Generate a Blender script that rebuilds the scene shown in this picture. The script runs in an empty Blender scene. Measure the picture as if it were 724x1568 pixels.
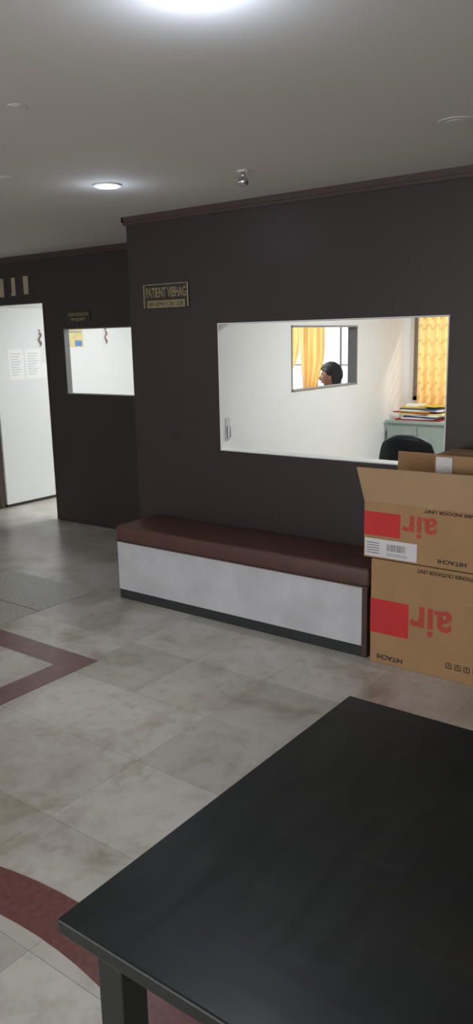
import bpy, bmesh, math, random
from mathutils import Vector, Matrix
random.seed(7)
sc=bpy.context.scene
sc.view_settings.view_transform='Standard'
sc.view_settings.look='None'
COL=sc.collection
def lin(c):
    return tuple((v/255/12.92 if v/255<=.04045 else ((v/255+.055)/1.055)**2.4) for v in c)+(1,)
# ---------------------------------------------------------------- materials
def mat(name,rgb,rough=.6,metal=0,var=.12,scale=8,stretch=(1,1,1),bump=0,emit=None,estr=0,spec=.5,trans=0,coords='Object',detail=4):
    m=bpy.data.materials.new(name);m.use_nodes=True
    n=m.node_tree.nodes;l=m.node_tree.links;b=n['Principled BSDF']
    tc=n.new('ShaderNodeTexCoord');mp=n.new('ShaderNodeMapping');mp.inputs['Scale'].default_value=stretch
    no=n.new('ShaderNodeTexNoise');no.inputs['Scale'].default_value=scale;no.inputs['Detail'].default_value=detail
    cr=n.new('ShaderNodeValToRGB')
    c=lin(rgb)
    cr.color_ramp.elements[0].color=tuple(max(0,v*(1-var)) for v in c[:3])+(1,)
    cr.color_ramp.elements[1].color=tuple(min(1,v*(1+var)) for v in c[:3])+(1,)
    cr.color_ramp.elements[0].position=.3;cr.color_ramp.elements[1].position=.7
    l.new(tc.outputs[coords],mp.inputs[0]);l.new(mp.outputs[0],no.inputs['Vector']);l.new(no.outputs['Fac'],cr.inputs[0]);l.new(cr.outputs[0],b.inputs['Base Color'])
    b.inputs['Roughness'].default_value=rough;b.inputs['Metallic'].default_value=metal
    b.inputs['Specular IOR Level'].default_value=spec
    if bump:
        bu=n.new('ShaderNodeBump');bu.inputs['Strength'].default_value=bump;bu.inputs['Distance'].default_value=.01
        l.new(no.outputs['Fac'],bu.inputs['Height']);l.new(bu.outputs[0],b.inputs['Normal'])
    if emit:
        b.inputs['Emission Color'].default_value=lin(emit);b.inputs['Emission Strength'].default_value=estr
    if trans:
        tr=n.new('ShaderNodeBsdfTranslucent');l.new(cr.outputs[0],tr.inputs[0])
        mx=n.new('ShaderNodeMixShader');mx.inputs[0].default_value=trans
        o=n['Material Output'];l.new(b.outputs[0],mx.inputs[1]);l.new(tr.outputs[0],mx.inputs[2]);l.new(mx.outputs[0],o.inputs['Surface'])
    return m
M={}
M['ceil']=mat('ceiling_paint',(206,201,193),.85,var=.02,scale=1.5)
M['dark']=mat('brown_laminate',(55,46,44),.45,var=.07,scale=9,stretch=(4,4,.3),spec=.4)
M['trim']=mat('brown_trim',(70,56,52),.45,var=.1,scale=20)
M['white']=mat('white_wall_paint',(226,228,228),.7,var=.02,scale=2)
M['frame']=mat('grey_aluminium',(140,142,142),.4,metal=.3,var=.05)
M['benchw']=mat('white_bench_laminate',(200,199,203),.45,var=.10,scale=5,bump=.02,detail=8)
M['plinth']=mat('dark_green_granite',(46,52,50),.35,var=.3,scale=90)
M['cush']=mat('brown_vinyl',(86,58,51),.45,var=.1,scale=9,bump=.25)
M['wood']=mat('brown_edge_wood',(72,52,46),.5,var=.2,scale=20)
M['card']=mat('cardboard',(170,134,95),.85,var=.07,scale=5,bump=.05)
M['card2']=mat('cardboard_inside',(178,148,113),.85,var=.06,scale=5)
M['red']=mat('red_print',(204,48,48),.7,var=.05)
M['orange']=mat('orange_red_print',(190,72,56),.7,var=.05)
M['ink']=mat('black_ink',(55,44,38),.7,var=.05)
M['garl']=mat('dried_garland',(150,120,104),.8,var=.2,scale=60)
M['label']=mat('white_label',(222,218,220),.6,var=.03)
M['gold']=mat('gold_letters',(146,134,100),.5,metal=.1,var=.25,scale=40)
M['cream']=mat('cream_letters',(170,160,130),.5,var=.1)
M['signb']=mat('black_sign_plate',(46,40,36),.35,var=.2)
M['paper']=mat('paper',(240,240,240),.8,var=.02)
M['papergrey']=mat('print_grey',(200,202,206),.8,var=.08,scale=60)
M['poster']=mat('poster_beige',(224,208,150),.7,var=.1,scale=30)
M['blue']=mat('blue_print',(100,146,200),.7,var=.2,scale=40)
M['steel']=mat('grey_green_steel',(150,164,158),.45,var=.05)
M['black']=mat('black_leather',(34,38,44),.4,var=.2,scale=30,bump=.1)
M['blackp']=mat('black_plastic',(24,24,26),.5,var=.1)
M['curt']=mat('golden_curtain',(242,206,138),.7,var=.1,scale=12,stretch=(4,1,.3),trans=.6)
M['chrome']=mat('chrome',(200,200,205),.18,metal=1,var=.05)
M['skin']=mat('skin',(158,110,88),.55,var=.06,scale=20)
M['hair']=mat('black_hair',(20,18,20),.5,var=.3,scale=60,stretch=(1,1,.2),bump=.4)
M['shirt']=mat('pale_shirt',(210,190,175),.8,var=.06,scale=20)
M['trou']=mat('dark_trousers',(44,46,58),.8,var=.1,scale=20)
M['eyew']=mat('eye_white',(225,220,215),.3,var=.02)
M['lip']=mat('lips',(128,70,62),.5,var=.05)
M['lamp']=mat('lamp_diffuser',(255,255,255),.5,emit=(195,210,255),estr=14)
M['stripe']=mat('red_marble_inlay',(130,102,98),.3,var=.15,scale=14)
M['arc']=mat('maroon_granite_inlay',(120,78,74),.3,var=.2,scale=50)
M['slab']=mat('grey_granite_slab',(178,176,166),.4,var=.24,scale=60,detail=8)
M['fyel']=mat('folder_yellow',(222,196,60),.6,var=.1)
M['fred']=mat('folder_red',(170,50,50),.6,var=.1)
M['fblu']=mat('folder_blue',(60,80,130),.6,var=.1)
def table_mat():
    m=mat('black_table_top',(26,26,27),.4,var=.2,scale=7,spec=.5)
    n=m.node_tree.nodes;l=m.node_tree.links;b=n['Principled BSDF']
    b.inputs['Specular Tint'].default_value=(.88,1,.97,1)
    base=b.inputs['Base Color'].links[0].from_socket
    tc=n.new('ShaderNodeTexCoord')
    def noise(scale,st,det=8):
        mp=n.new('ShaderNodeMapping');mp.inputs['Scale'].default_value=st;l.new(tc.outputs['Object'],mp.inputs[0])
        no=n.new('ShaderNodeTexNoise');no.inputs['Scale'].default_value=scale;no.inputs['Detail'].default_value=det;l.new(mp.outputs[0],no.inputs['Vector']);return no.outputs['Fac']
    mr=n.new('ShaderNodeMapRange');mr.inputs['From Min'].default_value=.35;mr.inputs['From Max'].default_value=.7;mr.inputs['To Min'].default_value=.31;mr.inputs['To Max'].default_value=.40
    l.new(noise(5,(6,1,1)),mr.inputs[0]);l.new(mr.outputs[0],b.inputs['Roughness'])
    def layer(fac,lo,hi,col,prev,amt):
        cr=n.new('ShaderNodeValToRGB');cr.color_ramp.elements[0].position=lo;cr.color_ramp.elements[0].color=(0,0,0,1);cr.color_ramp.elements[1].position=hi;cr.color_ramp.elements[1].color=(amt,amt,amt,1)
        l.new(fac,cr.inputs[0]);mx=n.new('ShaderNodeMixRGB');l.new(cr.outputs[0],mx.inputs[0]);l.new(prev,mx.inputs[1]);mx.inputs[2].default_value=lin(col);l.new(mx.outputs[0],b.inputs['Base Color']);return mx.outputs[0]
    p=layer(noise(70,(.10,1,1),3),.60,.74,(60,54,50),base,.35)
    p=layer(noise(3,(1,1,1)),.52,.75,(46,41,38),p,.5)
    p=layer(noise(60,(1,1,1),2),.74,.80,(96,70,64),p,.55)
    bu=n.new('ShaderNodeBump');bu.inputs['Strength'].default_value=.15;bu.inputs['Distance'].default_value=.003
    l.new(noise(60,(.12,.4,1),3),bu.inputs['Height']);l.new(bu.outputs[0],b.inputs['Normal'])
    return m
M['table']=table_mat()
def floor_mat():
    m=bpy.data.materials.new('marble_tiles');m.use_nodes=True
    n=m.node_tree.nodes;l=m.node_tree.links;b=n['Principled BSDF']
    tc=n.new('ShaderNodeTexCoord');mp=n.new('ShaderNodeMapping');mp.inputs['Location'].default_value=(.25,.01,0)
    br=n.new('ShaderNodeTexBrick');br.offset=0;br.squash=1
    br.inputs['Scale'].default_value=1;br.inputs['Brick Width'].default_value=.45;br.inputs['Row Height'].default_value=.45
    br.inputs['Mortar Size'].default_value=.0018;br.inputs['Mortar Smooth'].default_value=.6;br.inputs['Bias'].default_value=0
    br.inputs['Color1'].default_value=lin((223,220,213));br.inputs['Color2'].default_value=lin((200,196,188));br.inputs['Mortar'].default_value=lin((166,161,153))
    l.new(tc.outputs['Object'],mp.inputs[0]);l.new(mp.outputs[0],br.inputs['Vector'])
    def mul(prev,scale,lo,hi,col,det,dist=0):
        no=n.new('ShaderNodeTexNoise');no.inputs['Scale'].default_value=scale;no.inputs['Detail'].default_value=det;no.inputs['Roughness'].default_value=.6;no.inputs['Distortion'].default_value=dist
        l.new(tc.outputs['Object'],no.inputs['Vector'])
        cr=n.new('ShaderNodeValToRGB');cr.color_ramp.elements[0].position=lo;cr.color_ramp.elements[0].color=lin(col);cr.color_ramp.elements[1].position=hi;cr.color_ramp.elements[1].color=(1,1,1,1)
        l.new(no.outputs['Fac'],cr.inputs[0])
        mx=n.new('ShaderNodeMixRGB');mx.blend_type='MULTIPLY';mx.inputs[0].default_value=1
        l.new(prev,mx.inputs[1]);l.new(cr.outputs[0],mx.inputs[2]);return mx.outputs[0]
    p=mul(br.outputs['Color'],1.6,.34,.62,(222,218,211),8,.6)
    p=mul(p,12,.3,.5,(236,233,228),6)
    p=mul(p,3.2,.34,.50,(226,221,213),8,.8)
    l.new(p,b.inputs['Base Color'])
    b.inputs['Roughness'].default_value=.28
    return m
M['floor']=floor_mat()
# ---------------------------------------------------------------- helpers
def empty(name,loc=(0,0,0),rz=0):
    e=bpy.data.objects.new(name,None);COL.objects.link(e);e.location=loc;e.rotation_euler=(0,0,rz);e.empty_display_size=.1;return e
def mkobj(name,bm,mats,parent=None,smooth=False):
    me=bpy.data.meshes.new(name);bm.normal_update();bm.to_mesh(me);bm.free()
    for m in (mats if isinstance(mats,(list,tuple)) else [mats]): me.materials.append(M[m] if isinstance(m,str) else m)
    if smooth:
        for p in me.polygons:p.use_smooth=True
    o=bpy.data.objects.new(name,me);COL.objects.link(o)
    if parent:o.parent=parent
    return o
def addbox(bm,b,mi=0,rz=0):
    x0,x1,y0,y1,z0,z1=b
    r=bmesh.ops.create_cube(bm,size=1)
    M4=Matrix.Translation(((x0+x1)/2,(y0+y1)/2,(z0+z1)/2))@Matrix.Rotation(rz,4,'Z')@Matrix.Diagonal((x1-x0,y1-y0,z1-z0,1))
    bmesh.ops.transform(bm,matrix=M4,verts=r['verts'])
    for f in {f for v in r['verts'] for f in v.link_faces}: f.material_index=mi
    return r['verts']
def boxes(name,lst,mats,parent=None,bevel=0,seg=2):
    bm=bmesh.new()
    for t in lst:
        if len(t)==6: addbox(bm,t)
        else: addbox(bm,t[:6],t[6],t[7] if len(t)>7 else 0)
    o=mkobj(name,bm,mats,parent)
    if bevel:
        md=o.modifiers.new('bevel','BEVEL');md.width=bevel;md.segments=seg;md.limit_method='ANGLE'
        if seg>2:
            for p in o.data.polygons:p.use_smooth=True
    return o
def cyl(name,c,r,h,mat_,parent=None,axis='Z',seg=32,r2=None,smooth=True):
    bm=bmesh.new();bmesh.ops.create_cone(bm,cap_ends=True,segments=seg,radius1=r,radius2=r if r2 is None else r2,depth=h)
    R={'Z':Matrix.Identity(4),'X':Matrix.Rotation(math.pi/2,4,'Y'),'Y':Matrix.Rotation(math.pi/2,4,'X')}[axis]
    bmesh.ops.transform(bm,matrix=Matrix.Translation(c)@R,verts=bm.verts)
    o=mkobj(name,bm,mat_,parent)
    for p in o.data.polygons:p.use_smooth=len(p.vertices)==4
    return o
def text(name,body,loc,size,mat_,parent=None,rot=(math.pi/2,0,0),ext=.0008,width=None,align='LEFT',bold=0):
    cu=bpy.data.curves.new(name,'FONT');cu.body=body;cu.size=size;cu.extrude=ext;cu.align_x=align;cu.offset=bold
    t=bpy.data.objects.new(name+'_tmp',cu);COL.objects.link(t)
    bpy.context.view_layer.update()
    me=bpy.data.meshes.new_from_object(t.evaluated_get(bpy.context.evaluated_depsgraph_get()))
    bpy.data.objects.remove(t)
    if width and me.vertices:
        xs=[v.co.x for v in me.vertices];w=max(xs)-min(xs);k=width/w
        for v in me.vertices:v.co.x*=k
    me.materials.clear();me.materials.append(M[mat_])
    o=bpy.data.objects.new(name,me);COL.objects.link(o);o.location=loc;o.rotation_euler=rot
    if parent:o.parent=parent
    return o
def skin(name,verts,edges,radii,mat_,parent=None,sub=2,root=0):
    me=bpy.data.meshes.new(name);me.from_pydata(verts,edges,[]);me.materials.append(M[mat_])
    o=bpy.data.objects.new(name,me);COL.objects.link(o)
    md=o.modifiers.new('skin','SKIN');md.use_smooth_shade=True
    sv=me.skin_vertices[0].data
    for i,r in enumerate(radii):
        sv[i].radius=(r,r) if not isinstance(r,tuple) else r
        sv[i].use_root=(i==root)
    s=o.modifiers.new('sub','SUBSURF');s.levels=sub;s.render_levels=sub
    if parent:o.parent=parent
    return o
# ---------------------------------------------------------------- room shell
HC=2.417
boxes('floor',[(-8,3.6,-7.5,3.7,-.1,0)],'floor')
boxes('ceiling',[(-8,3.6,-7.5,3.7,HC,HC+.1)],'ceil')
WX0,WX1,WZ0,WZ1=-2.994,-1.533,.965,1.739
T=.10
T2=.05
boxes('wall_front',[(-3.72,WX0,0,T,0,HC),(WX1,3.6,0,T,0,HC),(WX0,WX1,0,T,0,WZ0),(WX0,WX1,0,T,WZ1,HC),
                    (-3.72,-3.62,T,.957,0,HC)],'dark')
YL=.957
D0,D1,DT=-6.62,-5.722,2.005
S0,S1,SZ0,SZ1=-5.475,-4.62,1.19,1.762
boxes('wall_recessed',[(-8,D0,YL,YL+T2,0,HC),(D0,D1,YL,YL+T2,DT,HC),(D1,S0,YL,YL+T2,0,HC),(S0,S1,YL,YL+T2,0,SZ0),(S0,S1,YL,YL+T2,SZ1,HC),(S1,-3.62,YL,YL+T2,0,HC)],'dark')
boxes('wall_left',[(-8.1,-8,-7.5,3.7,0,HC)],'white')
boxes('wall_right',[(3.6,3.7,-7.5,3.7,0,HC)],'white')
boxes('wall_back',[(-8,-5,-7.6,-7.5,0,HC),(2.6,3.6,-7.6,-7.5,0,HC),(-5,2.6,-7.6,-7.5,2.2,HC)],'white')
PX=-3.356
OY0,OY1,OZ0,OZ1=1.383,2.452,1.226,1.735
boxes('wall_partition',[(PX-.08,PX,T,OY0,0,HC),(PX-.08,PX,OY1,3.57,0,HC),(PX-.08,PX,OY0,OY1,0,OZ0),(PX-.08,PX,OY0,OY1,OZ1,HC)],'white')
XL=-6.66
boxes('wall_office_side',[(XL-.1,XL,YL+T2,3.57,0,HC)],'white')
BW=[(-3.33,-1.9,1.0,2.05),(-4.95,-4.02,1.02,2.05)]
YB=3.57
boxes('wall_office_back',[(-8,-4.95,YB,YB+.12,0,HC),(-4.02,-3.33,YB,YB+.12,0,HC),(-1.9,3.6,YB,YB+.12,0,HC),
   (-4.95,-4.02,YB,YB+.12,0,1.02),(-4.95,-4.02,YB,YB+.12,2.05,HC),(-3.33,-1.9,YB,YB+.12,0,1.0),(-3.33,-1.9,YB,YB+.12,2.05,HC)],'white')
def lining(name,x0,x1,z0,z1,y0,y1,t,m):
    boxes(name,[(x0,x0+t,y0,y1,z0,z1),(x1-t,x1,y0,y1,z0,z1),(x0+t,x1-t,y0,y1,z0,z0+t),(x0+t,x1-t,y0,y1,z1-t,z1)],m)
lining('window_1',WX0,WX1,WZ0,WZ1,-.003,T+.002,.006,'white')
lining('window_2',S0,S1,SZ0,SZ1,YL-.003,YL+T2+.002,.008,'frame')
boxes('window_3',[(PX-.085,PX+.005,OY0,OY0+.012,OZ0,OZ1),(PX-.085,PX+.005,OY1-.012,OY1,OZ0,OZ1),(PX-.085,PX+.005,OY0,OY1,OZ0,OZ0+.012),(PX-.085,PX+.005,OY0,OY1,OZ1-.014,OZ1)],'frame')
for i,(a,b,c,d) in enumerate(BW):
    mid=(a+b)/2
    boxes('window_%d'%(i+4),[(a,a+.04,YB+.03,YB+.07,c,d),(b-.04,b,YB+.03,YB+.07,c,d),(mid-.02,mid+.02,YB+.03,YB+.07,c,d),
       (a,b,YB+.03,YB+.07,c,c+.04),(a,b,YB+.03,YB+.07,d-.04,d)]+([(a,b,YB+.045,YB+.055,c+.04+k*.14,c+.05+k*.14) for k in range(1,7)] if i==0 else [(b-.16,b-.145,YB+.04,YB+.06,c,d),(a,b,YB+.045,YB+.055,1.34,1.352)]),'frame')
boxes('trim_1',[(-3.735,3.6,-.022,0,HC-.032,HC),(-3.735,3.6,-.012,0,HC-.05,HC-.032)],'trim')
boxes('trim_2',[(-8,-3.72,YL-.022,YL,HC-.032,HC),(-8,-3.72,YL-.012,YL,HC-.05,HC-.032)],'trim')
boxes('trim_3',[(-3.742,-3.72,-.022,YL-.022,HC-.032,HC)],'trim')
boxes('baseboard_recessed',[(D1+.01,-3.72,YL-.008,YL,0,.012)],'plinth')
boxes('trim_4',[(D0-.02,D0+.02,YL-.004,YL+T2+.004,0,DT),(D1-.012,D1,YL-.004,YL+T2+.004,0,DT),(D0,D1,YL-.004,YL+T2+.004,DT-.01,DT)],'trim')
d=empty('door_1')
LX=-6.585
boxes('leaf',[(LX-.035,LX,1.03,1.88,.03,1.992)],'white',d,bevel=.003)
boxes('gap_shade',[(LX-.03,LX-.005,1.03,1.88,.006,.03)],'signb',d)  # dark strip drawn in for the shaded gap under the leaf
cyl('knob',(LX+.02,1.83,1.0),.022,.05,'chrome',d,axis='X')
def sheet(nm,y0,y1,z0,z1,m='paper',x=LX,lines=True,par=None):
    boxes(nm,[(x,x+.0012,y0,y1,z0,z1)],m,par)
    if lines:
        boxes(nm+'_print',[(x+.0013,x+.0018,y0+.03,y1-.03-(k%3)*.02,z1-.04-k*.026-.008,z1-.04-k*.026) for k in range(int((z1-z0-.05)/.026))],'papergrey',par)
pp=empty('paper_notices')
sheet('sheet_1',1.18,1.37,1.285,1.585,par=pp);sheet('sheet_2',1.39,1.59,1.285,1.585,par=pp);sheet('sheet_3',1.595,1.69,1.285,1.44,par=pp,lines=False)
def hanging(y,z,x,e):
    cyl('hook',(x+.01,y,z+.012),.005,.02,'blackp',e,axis='X',seg=12)
    skin('garland',[(x+.012,y,z),(x+.014,y+.02,z-.04),(x+.013,y-.015,z-.08),(x+.013,y+.018,z-.12),(x+.012,y+.004,z-.155)],[(0,1),(1,2),(2,3),(3,4)],[.004,.010,.007,.009,.004],'garl',e,sub=1)
hanging(1.59,1.76,LX,d)
hanging(2.60,1.77,XL,empty('hanging_decoration'))
po=empty('wall_calendar')
boxes('sheet',[(XL,XL+.004,2.02,2.26,1.59,1.785)],'poster',po)
boxes('picture',[(XL+.0042,XL+.005,2.14,2.24,1.60,1.66)],'blue',po)
boxes('header',[(XL+.0042,XL+.005,2.04,2.24,1.745,1.762)],'steel',po)
# ---------------------------------------------------------------- floor inlays
boxes('floor_stone_slab',[(-5.9,-3.809,-1.9,-.382,0,.0025)],'slab')
boxes('floor_slab_joint',[(-5.9,-3.809,-.86,-.854,.0025,.0031),(-4.75,-4.744,-1.9,-.382,.0025,.0031)],'plinth')
boxes('floor_inlay_stripe',[(-6.6,-2.92,-1.355,-1.195,0,.0015),(-3.08,-2.92,-3.6,-1.355,0,.0015)],'stripe')
bm=bmesh.new();N=120;cx,cy,R0,R1=-1.62,-4.3,1.64,1.80
ring=[]
for i in range(N):
    a=2*math.pi*i/N
    ring.append([bm.verts.new((cx+R*math.cos(a),cy+R*math.sin(a),z)) for R,z in ((R0,0),(R0,.0015),(R1,.0015),(R1,0))])
for i in range(N):
    A,B=ring[i],ring[(i+1)%N]
    for k in range(3): bm.faces.new((A[k],B[k],B[k+1],A[k+1]))
bmesh.ops.recalc_face_normals(bm,faces=bm.faces)
mkobj('floor_inlay_circle',bm,'arc')
# ---------------------------------------------------------------- bench
b=empty('bench')
bx0,bx1,byf=-3.568,-1.768,-.381
boxes('box_base',[(bx0,bx1-.03,byf,-.004,.062,.386)],'benchw',b,bevel=.002)
boxes('end_panel',[(bx1-.03,bx1,byf+.001,-.004,0,.386)],'wood',b,bevel=.002)
boxes('plinth',[(bx0+.002,bx1-.03,byf+.004,-.004,0,.062)],'plinth',b)
boxes('seam',[(-2.30,-2.297,byf-.0006,byf,.062,.386)],'papergrey',b)
cu=boxes('cushion',[(bx0-.003,bx1+.012,byf-.008,-.004,.387,.487)],'cush',b,bevel=.016,seg=4)
boxes('cushion_piping',[(bx0-.003,bx1+.012,byf-.010,byf-.006,.384,.392),(bx0-.005,bx0-.001,byf-.008,-.006,.384,.392)],'wood',b,bevel=.001)
# ---------------------------------------------------------------- boxes
def carton(name,x0,x1,y0,y1,z0,z1,open_=False):
    e=empty(name)
    if not open_:
        boxes('body',[(x0,x1,y0,y1,z0,z1)],'card',e,bevel=.004)
        boxes('tape',[(x0-.0006,x1+.0006,(y0+y1)/2-.03,(y0+y1)/2+.03,z1,z1+.0006)],'card2',e)
    else:
        t=.006
        boxes('body',[(x0,x1,y0,y0+t,z0,z1),(x0,x1,y1-t,y1,z0,z1),(x0,x0+t,y0+t,y1-t,z0,z1),(x1-t,x1,y0+t,y1-t,z0,z1),(x0+t,x1-t,y0+t,y1-t,z0,z0+t)],'card',e)
    return e
k1=carton('cardboard_box',-1.738,-.90,-.40,-.02,0,.552)
F=-.4012
boxes('red_band',[(-1.7382,-1.53,F,-.4001,.165,.345)],'red',k1)
UD=(math.pi/2,math.pi,0)
text('air_letters','air',(-1.307,F,.342),.215,'orange',k1,UD,width=.215,bold=.004)
text('maker_print','HITACHI',(-1.555,F,.050),.034,'ink',k1,UD,width=.14,bold=.0006)
text('strip_print','ROOM AIR CONDITIONER OUTDOOR UNIT',(-1.02,F,.536),.026,'ink',k1,UD,width=.47,bold=.0004)
def symb(x,z,s=.03):
    return [(x,x+s,F,-.4001,z,z+.004),(x,x+.004,F,-.4001,z,z+s),(x+s-.004,x+s,F,-.4001,z,z+s),(x+.01,x+s-.01,F,-.4001,z+s-.008,z+s),(x+s*.4,x+s*.6,F,-.4001,z+.01,z+s-.012)]
boxes('handling_symbols',symb(-1.33,.06)+symb(-1.285,.06)+symb(-1.24,.06)+symb(-1.195,.06),'ink',k1)
boxes('tape_edge',[(-1.25,-.9,F,-.4001,.40,.408)],'card2',k1)
ux0,ux1,uy0,uy1,uz0,uz1=-1.785,-.93,-.39,-.02,.556,.842
k2=carton('cardboard_box',ux0,ux1,uy0,uy1,uz0,uz1,True)
F2=uy0-.0012;G=uy0-.0001
boxes('red_band',[(ux0-.0002,-1.59,F2,G,.672,.792)],'red',k2)
text('air_letters','air',(-1.402,F2,.79),.16,'orange',k2,UD,width=.178,bold=.003)
text('strip_print','AIR CONDITIONER INDOOR UNIT',(-1.03,F2,.832),.022,'ink',k2,UD,width=.44,bold=.0004)
text('maker_print','HITACHI',(-1.25,F2,.598),.028,'ink',k2,UD,width=.14,bold=.0006)
boxes('shipping_label',[(ux0+.005,-1.50,F2,G,.563,.655)],'label',k2)
random.seed(3)
bars=[];x=-1.66
while x<-1.56:
    w=random.uniform(.001,.003);bars.append((x,x+w,F2-.0004,F2,.60,.635));x+=w+random.uniform(.002,.005)
bars+=[(-1.66,-1.55,F2-.0004,F2,.576+k*.009,.578+k*.009) for k in range(2)]+[(-1.77,-1.70,F2-.0004,F2,.58+k*.013,.583+k*.013) for k in range(5)]
boxes('label_print',bars,'ink',k2)
def flap(name,p,m):
    bm=bmesh.new();vs=[bm.verts.new(q) for q in p];bm.faces.new(vs)
    o=mkobj(name,bm,m,k2);s=o.modifiers.new('s','SOLIDIFY');s.thickness=.005;s.offset=0;return o
flap('flap_front',[(ux0,uy0,uz1),(ux1,uy0,uz1),(ux1+.02,uy0-.045,1.028),(ux0-.022,uy0-.045,1.016)],'card2')
flap('flap_back',[(ux0,uy1-.003,uz1),(ux1,uy1-.003,uz1),(ux1,uy1-.002,1.045),(ux0+.005,uy1-.002,1.045)],'card')
flap('flap_side',[(ux1-.003,uy0,uz1),(ux1-.003,uy1,uz1),(ux1+.08,uy1-.02,1.0),(ux1+.08,uy0+.02,1.0)],'card')
flap('flap_left',[(ux0+.003,uy0+.01,uz1),(ux0+.003,uy1-.01,uz1),(ux0+.06,uy1-.02,.70),(ux0+.06,uy0+.02,.70)],'card2')
boxes('inner_carton',[(-1.465,-1.0,-.30,-.06,.565,1.085)],'card',k2,bevel=.003)
boxes('inner_carton_label',[(-1.455,-1.375,-.3012,-.30,.99,1.075)],'label',k2)
boxes('inner_carton_tape',[(-1.465,-1.0,-.2,-.16,1.0851,1.086)],'card2',k2)
# ---------------------------------------------------------------- table
t=empty('black_table')
boxes('top',[(-.89,.75,-3.15,-2.184,.722,.75)],'table',t,bevel=.004)
boxes('apron',[(-.80,.66,-3.10,-3.08,.66,.722),(-.80,.66,-2.26,-2.24,.66,.722),(-.80,-.78,-3.08,-2.26,.66,.722),(.64,.66,-3.08,-2.26,.66,.722)],'table',t)
boxes('legs',[(x,x+.055,y,y+.055,0,.722) for x in (-.835,.64) for y in (-3.12,-2.275)],'table',t,bevel=.003)
# ---------------------------------------------------------------- signs
s=empty('wall_sign')
boxes('plate',[(-3.585,-3.21,-.008,0,1.842,1.993)],'signb',s,bevel=.002)
boxes('border',[(-3.585,-3.21,-.0095,-.008,1.988,1.993),(-3.585,-3.575,-.0095,-.008,1.848,1.986),(-3.22,-3.21,-.0095,-.008,1.848,1.986),(-3.555,-3.24,-.0095,-.008,1.848,1.892)],'gold',s)
text('title','PATIENT VIBHAG',(-3.565,-.0085,1.912),.085,'gold',s,width=.335,bold=.001)
text('subtitle','INFORMATION DESK',(-3.545,-.0102,1.856),.040,'signb',s,width=.295)
s=empty('wall_sign')
boxes('plate',[(-5.41,-5.12,YL-.008,YL,1.815,1.905)],'signb',s,bevel=.002)
text('title','CASH COUNTER',(-5.395,YL-.0085,1.866),.038,'gold',s,width=.26,bold=.0008)
text('subtitle','ENQUIRY',(-5.36,YL-.0085,1.826),.034,'gold',s,width=.18,bold=.0008)
s=empty('door_sign_letters')
boxes('letters',[(-6.33,-6.26,YL-.01,YL,2.07,2.235),(-6.14,-6.09,YL-.01,YL,2.075,2.235),(-5.97,-5.905,YL-.01,YL,2.08,2.24),(-6.155,-6.14,YL-.01,YL,2.075,2.10)],'cream',s,bevel=.002)
s=empty('wall_switch')
boxes('plate',[(-3.40,-3.32,-.006,0,1.012,1.055)],'signb',s,bevel=.004)
boxes('rocker',[(-3.375,-3.345,-.009,-.006,1.022,1.045)],'signb',s,bevel=.001)
s=empty('window_latch')
boxes('plate',[(WX0+.0065,WX0+.012,.045,.088,1.02,1.165)],'papergrey',s,bevel=.002)
boxes('bolt',[(WX0+.012,WX0+.026,.055,.075,1.04,1.11)],'chrome',s,bevel=.003)
# ---------------------------------------------------------------- ceiling fittings
def downlight(x,y,r=.055,e_=1.6):
    e=empty('ceiling_downlight')
    cyl('trim_ring',(x,y,HC-.004),r*1.3,.008,'label',e)
    cyl('diffuser',(x,y,HC-.0095),r,.003,'lamp',e)
    L=bpy.data.lights.new('glow','POINT');L.energy=e_;L.color=(.66,.78,1);L.shadow_soft_size=.05
    o=bpy.data.objects.new('glow',L);COL.objects.link(o);o.location=(x,y,HC-.12);o.parent=e
    L=bpy.data.lights.new('lamp','SPOT');L.energy=12;L.color=(.92,.95,1);L.spot_size=math.radians(140);L.spot_blend=.8;L.shadow_soft_size=.05
    o=bpy.data.objects.new('lamp',L);COL.objects.link(o);o.location=(x,y,HC-.02);o.parent=e
downlight(-1.235,-2.30,.07,4.0);downlight(-3.02,-.84,.055,1.0)
downlight(-4.8,-2.2);downlight(-3.0,-4.2);downlight(-.2,-4.6);downlight(1.6,-2.4);downlight(-5.5,-4.6)  # unseen downlights, added to brighten the lobby
e=empty('fire_sprinkler')
cyl('escutcheon',(-2.31,-.65,HC-.004),.028,.008,'label',e)
cyl('stem',(-2.31,-.65,HC-.02),.009,.03,'chrome',e)
bm=bmesh.new();bmesh.ops.create_uvsphere(bm,u_segments=24,v_segments=16,radius=.024);bmesh.ops.translate(bm,vec=(-2.31,-.65,HC-.048),verts=bm.verts)
mkobj('bulb',bm,'chrome',e,True)
for x,y,r in ((-1.21,-.81,.07),(-3.24,-1.29,.045),(-2.26,-1.99,.03)):
    e=empty('ceiling_cover_plate')
    cyl('plate',(x,y,HC-.0015),r,.003,'ceil',e);cyl('rim',(x,y,HC-.004),r*.55,.002,'ceil',e)
# ---------------------------------------------------------------- curtains
def curtain(name,x0,x1,z0,z1,y,folds,amp,pinch,par):
    bm=bmesh.new();nu=folds*10;nv=24;g=[]
    for j in range(nv+1):
        v=j/nv;z=z0+(z1-z0)*v;row=[]
        for i in range(nu+1):
            u=i/nu;xx=x0+(x1-x0)*u
            if pinch:
                px,pz,ps=pinch;w=math.exp(-((z-pz)/.22)**2)*ps;xx=xx*(1-w)+px*w
            row.append(bm.verts.new((xx,y+amp*math.sin(u*folds*2*math.pi)*(1-.3*v)+.006*math.sin(u*37+v*5),z)))
        g.append(row)
    for j in range(nv):
        for i in range(nu): bm.faces.new((g[j][i],g[j][i+1],g[j+1][i+1],g[j+1][i]))
    return mkobj(name,bm,'curt',par,True)
c1=empty('window_curtain')
curtain('drape_left',-3.235,-2.72,.80,2.17,3.47,6,.03,None,c1)
curtain('drape_right',-2.3,-1.8,.80,2.17,3.47,6,.03,None,c1)
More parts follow.
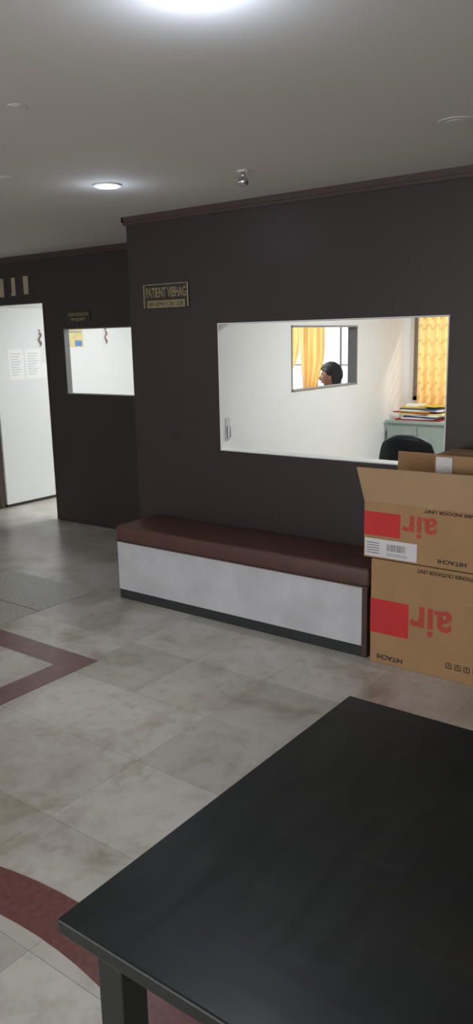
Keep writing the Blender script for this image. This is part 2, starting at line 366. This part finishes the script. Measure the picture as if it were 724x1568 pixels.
cyl('rod',(-2.55,3.47,2.18),.012,1.5,'chrome',c1,axis='X')
c2=empty('window_curtain')
curtain('drape_left',-4.95,-4.60,.95,2.17,3.48,4,.03,(-4.90,1.15,.5),c2)
curtain('drape_right',-4.58,-4.28,.95,2.17,3.46,4,.03,(-4.50,1.1,.4),c2)
cyl('rod',(-4.5,3.47,2.18),.012,1.15,'chrome',c2,axis='X')
# ---------------------------------------------------------------- cabinet + files
c=empty('steel_cabinet')
boxes('body',[(-3.32,-2.70,3.0,3.38,.04,.83)],'steel',c,bevel=.004)
boxes('top',[(-3.335,-2.685,2.98,3.40,.83,.855)],'steel',c,bevel=.003)
boxes('door_gap',[(-3.012,-3.008,2.998,3.0,.06,.80)],'blackp',c)
boxes('feet',[(x,x+.04,y,y+.04,0,.04) for x in (-3.31,-2.75) for y in (3.01,3.33)],'blackp',c)
random.seed(11);L=[];z=.856;k=0
while z<.965:
    h=random.uniform(.008,.016);cxx=-3.05+random.uniform(-.05,.05);w=random.uniform(.30,.46)
    L.append((cxx-w/2,cxx+w/2,3.06,3.32,z,z+h,[1,0,2,0,4,1,3,0,2,0,3,0][k%12],random.uniform(-.2,.2)));z+=h+.001;k+=1
L+=[(-3.22,-2.98,3.08,3.30,z,z+.014,3,.15),(-3.02,-2.84,3.08,3.28,z+.0145,z+.022,3,-.3),(-3.2,-3.03,3.1,3.28,z+.0145,z+.03,0,.3)]
boxes('file_stack',L,['paper','fred','fblu','fyel','poster'])
# ---------------------------------------------------------------- office chair
def office_chair(loc,rz,zs=.46,zt=.975,w=.42):
    e=empty('office_chair',loc,rz)
    o=boxes('seat',[(-w/2,w/2,-.02,.42,zs-.07,zs)],'black',e,bevel=.03,seg=5)
    bm=bmesh.new();g=[];nu,nv=16,12
    for j in range(nv+1):
        row=[]
        for i in range(nu+1):
            u=-1+2*i/nu;v=j/nv
            zz=zs+.08+(zt-zs-.08)*v
            ww=w/2*(1-.18*max(0,(v-.55)/.45)**2)
            top=(1-abs(u)**3*.14) if v>.5 else 1
            row.append(bm.verts.new((u*ww,-.06-.03*v+.04*u*u,zs+.08+(zz-zs-.08)*(top if v>.5 else 1))))
        g.append(row)
    for j in range(nv):
        for i in range(nu): bm.faces.new((g[j][i],g[j][i+1],g[j+1][i+1],g[j+1][i]))
    o=mkobj('backrest',bm,'black',e,True);s=o.modifiers.new('s','SOLIDIFY');s.thickness=.045;s.offset=0
    bv=o.modifiers.new('b','SUBSURF');bv.levels=1;bv.render_levels=1
    skin('arms',[(-w/2,0,zs-.04),(-w/2-.05,0,zs-.03),(-w/2-.05,.02,zs+.18),(-w/2-.05,.26,zs+.19),(w/2,0,zs-.04),(w/2+.05,0,zs-.03),(w/2+.05,.02,zs+.18),(w/2+.05,.26,zs+.19)],
      [(0,1),(1,2),(2,3),(4,5),(5,6),(6,7)],[.014,.016,.016,.02]*2,'blackp',e,1)
    boxes('back_bracket',[(-.03,.03,-.09,.05,zs-.09,zs-.07),(-.03,.03,-.10,-.085,zs-.09,zs+.2)],'blackp',e)
    cyl('gas_lift',(0,.18,(zs-.09+.09)/2+.01),.025,zs-.15,'chrome',e)
    v=[(0,.18,.10)];ed=[];rr=[.035]
    for k in range(5):
        a=k*2*math.pi/5+.3;v.append((.27*math.cos(a),.18+.27*math.sin(a),.07));ed.append((0,k+1));rr.append(.018)
    skin('star_base',v,ed,rr,'blackp',e,1)
    for k in range(5):
        a=k*2*math.pi/5+.3;cyl('castor_%d'%k,(.27*math.cos(a),.18+.27*math.sin(a),.027),.027,.03,'blackp',e,axis='X',seg=20)
    return e
office_chair((-2.29,1.25,0),.08,w=.42)
# ---------------------------------------------------------------- man
PR=math.radians(202)
PM=(-3.76,2.80)
office_chair((PM[0]-.15*math.cos(PR),PM[1]-.15*math.sin(PR),0),PR-math.pi/2,zs=.44,zt=.90,w=.40)
m=empty('seated_man',(PM[0],PM[1],-.015),PR)
V=[(0,0,.55),(0,0,.68),(.01,0,.84),(.02,0,.99),(.025,0,1.07),(.035,0,1.13),
   (.01,.16,1.02),(.01,-.16,1.02),
   (.06,.22,.78),(.06,-.22,.78),
   (.17,.13,1.0),(.30,-.16,.80)]
E=[(0,1),(1,2),(2,3),(3,4),(4,5),(3,6),(3,7),(6,8),(7,9),(8,10),(9,11)]
R=[(.15,.12),(.14,.11),(.15,.115),(.13,.10),(.06,.06),(.052,.05),.062,.062,.045,.045,.032,.032]
skin('shirt_torso',V,E,R,'shirt',m,2,0)
V=[(0,0,.56),(.08,.09,.53),(.45,.11,.53),(.47,.11,.10),(.08,-.09,.53),(.45,-.11,.53),(.47,-.11,.10)]
skin('trousers',V,[(0,1),(1,2),(2,3),(0,4),(4,5),(5,6)],[.12,.085,.06,.045,.085,.06,.045],'trou',m,2,0)
for sgn in (1,-1):
    skin('shoe_%s'%('l' if sgn>0 else 'r'),[(.45,.11*sgn,.062),(.53,.11*sgn,.052),(.64,.11*sgn,.047)],[(0,1),(1,2)],[.042,.036,.03],'blackp',m,2)
skin('neck',[(.03,0,1.10),(.04,0,1.20)],[(0,1)],[.054,.052],'skin',m,2)
HCZ=1.285
def headpt(x,y,z,grow=0):
    s=Vector((x,y,z))
    X,Y,Z=s.x*(.098+grow),s.y*(.076+grow),s.z*(.112+grow)
    if s.z<0:
        tt=min(1,-s.z)
        Y*=1-.34*tt**1.6
        if s.x<0: X*=1-(.55 if not grow else .3)*tt
        else: X*=1-.10*tt
    if s.x>.2 and not grow:
        def g(dy,dz,sy,sz): return math.exp(-((Y-dy)/sy)**2-((Z-dz)/sz)**2)
        X+=.024*g(0,-.022,.012,.017)+.010*g(0,.0,.009,.02)
        X-=.010*(g(.031,.006,.015,.012)+g(-.031,.006,.015,.012))
        X+=.006*(g(.03,.028,.02,.008)+g(-.03,.028,.02,.008))
        X+=.009*g(0,-.053,.02,.010)-.004*g(0,-.062,.02,.004)
        X+=.012*g(0,-.095,.022,.016)
    return Vector((X+.05,Y,Z+HCZ))
bm=bmesh.new();bmesh.ops.create_uvsphere(bm,u_segments=64,v_segments=48,radius=1)
for v in bm.verts: v.co=headpt(*v.co)
mkobj('head',bm,'skin',m,True)
bm=bmesh.new();bmesh.ops.create_uvsphere(bm,u_segments=96,v_segments=64,radius=1)
def hl(x):
    if x>.55:return .50
    if x>.2:return .12+(x-.2)/.35*.38
    if x>-.05:return -.12+(x+.05)/.25*.24
    if x>-.35:return -.12-(-.05-x)/.3*.48
    return -.62
bmesh.ops.delete(bm,geom=[v for v in bm.verts if v.co.z<hl(v.co.x)],context='VERTS')
for v in bm.verts:
    q=v.co.copy();v.co=headpt(q.x,q.y,q.z,.012+.016*max(0,q.z)+.003*math.sin(q.y*25+q.x*17))
o=mkobj('hair',bm,'hair',m,True);sd=o.modifiers.new('s','SOLIDIFY');sd.thickness=.016;sd.offset=-1
for sg in (1,-1):
    bm=bmesh.new();bmesh.ops.create_uvsphere(bm,u_segments=20,v_segments=14,radius=1)
    for v in bm.verts:
        v.co=Vector((v.co.x*.018+.050,v.co.y*.012+sg*.082,v.co.z*.031+HCZ-.012))
    mkobj('ear_%s'%('l' if sg>0 else 'r'),bm,'skin',m,True)
    bm=bmesh.new();bmesh.ops.create_uvsphere(bm,u_segments=16,v_segments=12,radius=.0115);bmesh.ops.translate(bm,vec=(.127,sg*.031,HCZ+.006),verts=bm.verts)
    mkobj('eye_%s'%('l' if sg>0 else 'r'),bm,'eyew',m,True)
    bm=bmesh.new();bmesh.ops.create_uvsphere(bm,u_segments=12,v_segments=8,radius=.0055);bmesh.ops.translate(bm,vec=(.1345,sg*.031,HCZ+.006),verts=bm.verts)
    mkobj('iris_%s'%('l' if sg>0 else 'r'),bm,'hair',m,True)
    skin('brow_%s'%('l' if sg>0 else 'r'),[(.143,sg*.012,HCZ+.026),(.141,sg*.03,HCZ+.031),(.128,sg*.048,HCZ+.026)],[(0,1),(1,2)],[.003,.004,.002],'hair',m,1)
skin('lips',[(.142,-.02,HCZ-.056),(.151,0,HCZ-.055),(.142,.02,HCZ-.056)],[(0,1),(1,2)],[.003,.0055,.003],'lip',m,1)
def hand(nm,W,Pd,Fd,Sd,par):
    W=Vector(W);Pd=Vector(Pd).normalized();Fd=Vector(Fd).normalized();Sd=Vector(Sd).normalized()
    e=skin(nm+'_palm',[W-Pd*.05,W,W+Pd*.045,W+Pd*.08],[(0,1),(1,2),(2,3)],[.028,(.024,.026),(.036,.018),(.036,.014)],'skin',par,2)
    for k,(off,ln) in enumerate(((.028,.07),(.010,.078),(-.009,.072),(-.027,.056))):
        B=W+Pd*.07+Sd*off
        p1=B+Pd*ln*.45+Fd*ln*.08;p2=p1+(Pd*.6+Fd*.8).normalized()*ln*.33;p3=p2+(Pd*.05+Fd).normalized()*ln*.28
        skin(nm+'_finger_%d'%(k+1),[tuple(q) for q in (B,p1,p2,p3)],[(0,1),(1,2),(2,3)],[.0095,.009,.008,.0065],'skin',par,2)
    B=W+Pd*.02+Sd*.025;p1=B+(Pd*.6+Sd*.8).normalized()*.035;p2=p1+(Pd+Sd*.2+Fd*.5).normalized()*.03
    skin(nm+'_thumb',[tuple(q) for q in (B,p1,p2)],[(0,1),(1,2)],[.012,.0105,.008],'skin',par,2)
hand('left_hand',(.19,.115,1.055),(.1,-.25,1),(-.4,-.9,.3),(-1,.2,.2),m)
hand('right_hand',(.34,-.15,.80),(1,.15,-.1),(.2,0,-1),(0,1,0),m)
# ---------------------------------------------------------------- lights
def area(name,loc,sx,sy,e,col=(1,1,1),rot=(0,0,0)):
    L=bpy.data.lights.new(name,'AREA');L.shape='RECTANGLE';L.size=sx;L.size_y=sy;L.energy=e;L.color=col
    o=bpy.data.objects.new(name,L);COL.objects.link(o);o.location=loc;o.rotation_euler=rot;return o
area('office_fill',(-1.6,1.8,HC-.02),1.2,1.2,62,(.98,1,.98))  # no visible fixture: area light added to whiten the office walls
area('office_fill.001',(-5.0,2.2,HC-.02),1.2,1.2,56,(.94,.98,1))  # same added fill for the room on the left
area('lobby_fill',(-1.2,-7.4,1.1),7,2,95,(.99,.98,.97),(math.radians(112),0,0))  # added fill behind the camera, tilted up to lift the lobby ceiling
S=bpy.data.lights.new('sun','SUN');S.energy=4.5;S.color=(1,.96,.88);S.angle=math.radians(4)
so=bpy.data.objects.new('sun',S);COL.objects.link(so);so.rotation_euler=Vector((-.25,-1,-1.15)).to_track_quat('-Z','Y').to_euler()
w=bpy.data.worlds.new('World');sc.world=w;w.use_nodes=True
bg=w.node_tree.nodes['Background'];bg.inputs[0].default_value=(.92,.96,1,1);bg.inputs[1].default_value=1.45
# ---------------------------------------------------------------- camera
f,yaw,pitch,roll,H,D=1196.203,.645,.219,-.022,1.649,3.831
fw=Vector((-math.sin(yaw)*math.cos(pitch),math.cos(yaw)*math.cos(pitch),-math.sin(pitch)))
r=Vector((math.cos(yaw),math.sin(yaw),0));u=r.cross(fw)
r2=r*math.cos(roll)+u*math.sin(roll);u2=-r*math.sin(roll)+u*math.cos(roll)
cd=bpy.data.cameras.new('camera');cd.sensor_fit='VERTICAL';cd.sensor_height=36;cd.sensor_width=36;cd.lens=f/1568*36;cd.clip_start=.05
co=bpy.data.objects.new('camera',cd);COL.objects.link(co)
mw=Matrix((( r2.x,u2.x,-fw.x,0),(r2.y,u2.y,-fw.y,-D),(r2.z,u2.z,-fw.z,H),(0,0,0,1)))
co.matrix_world=mw
sc.camera=co
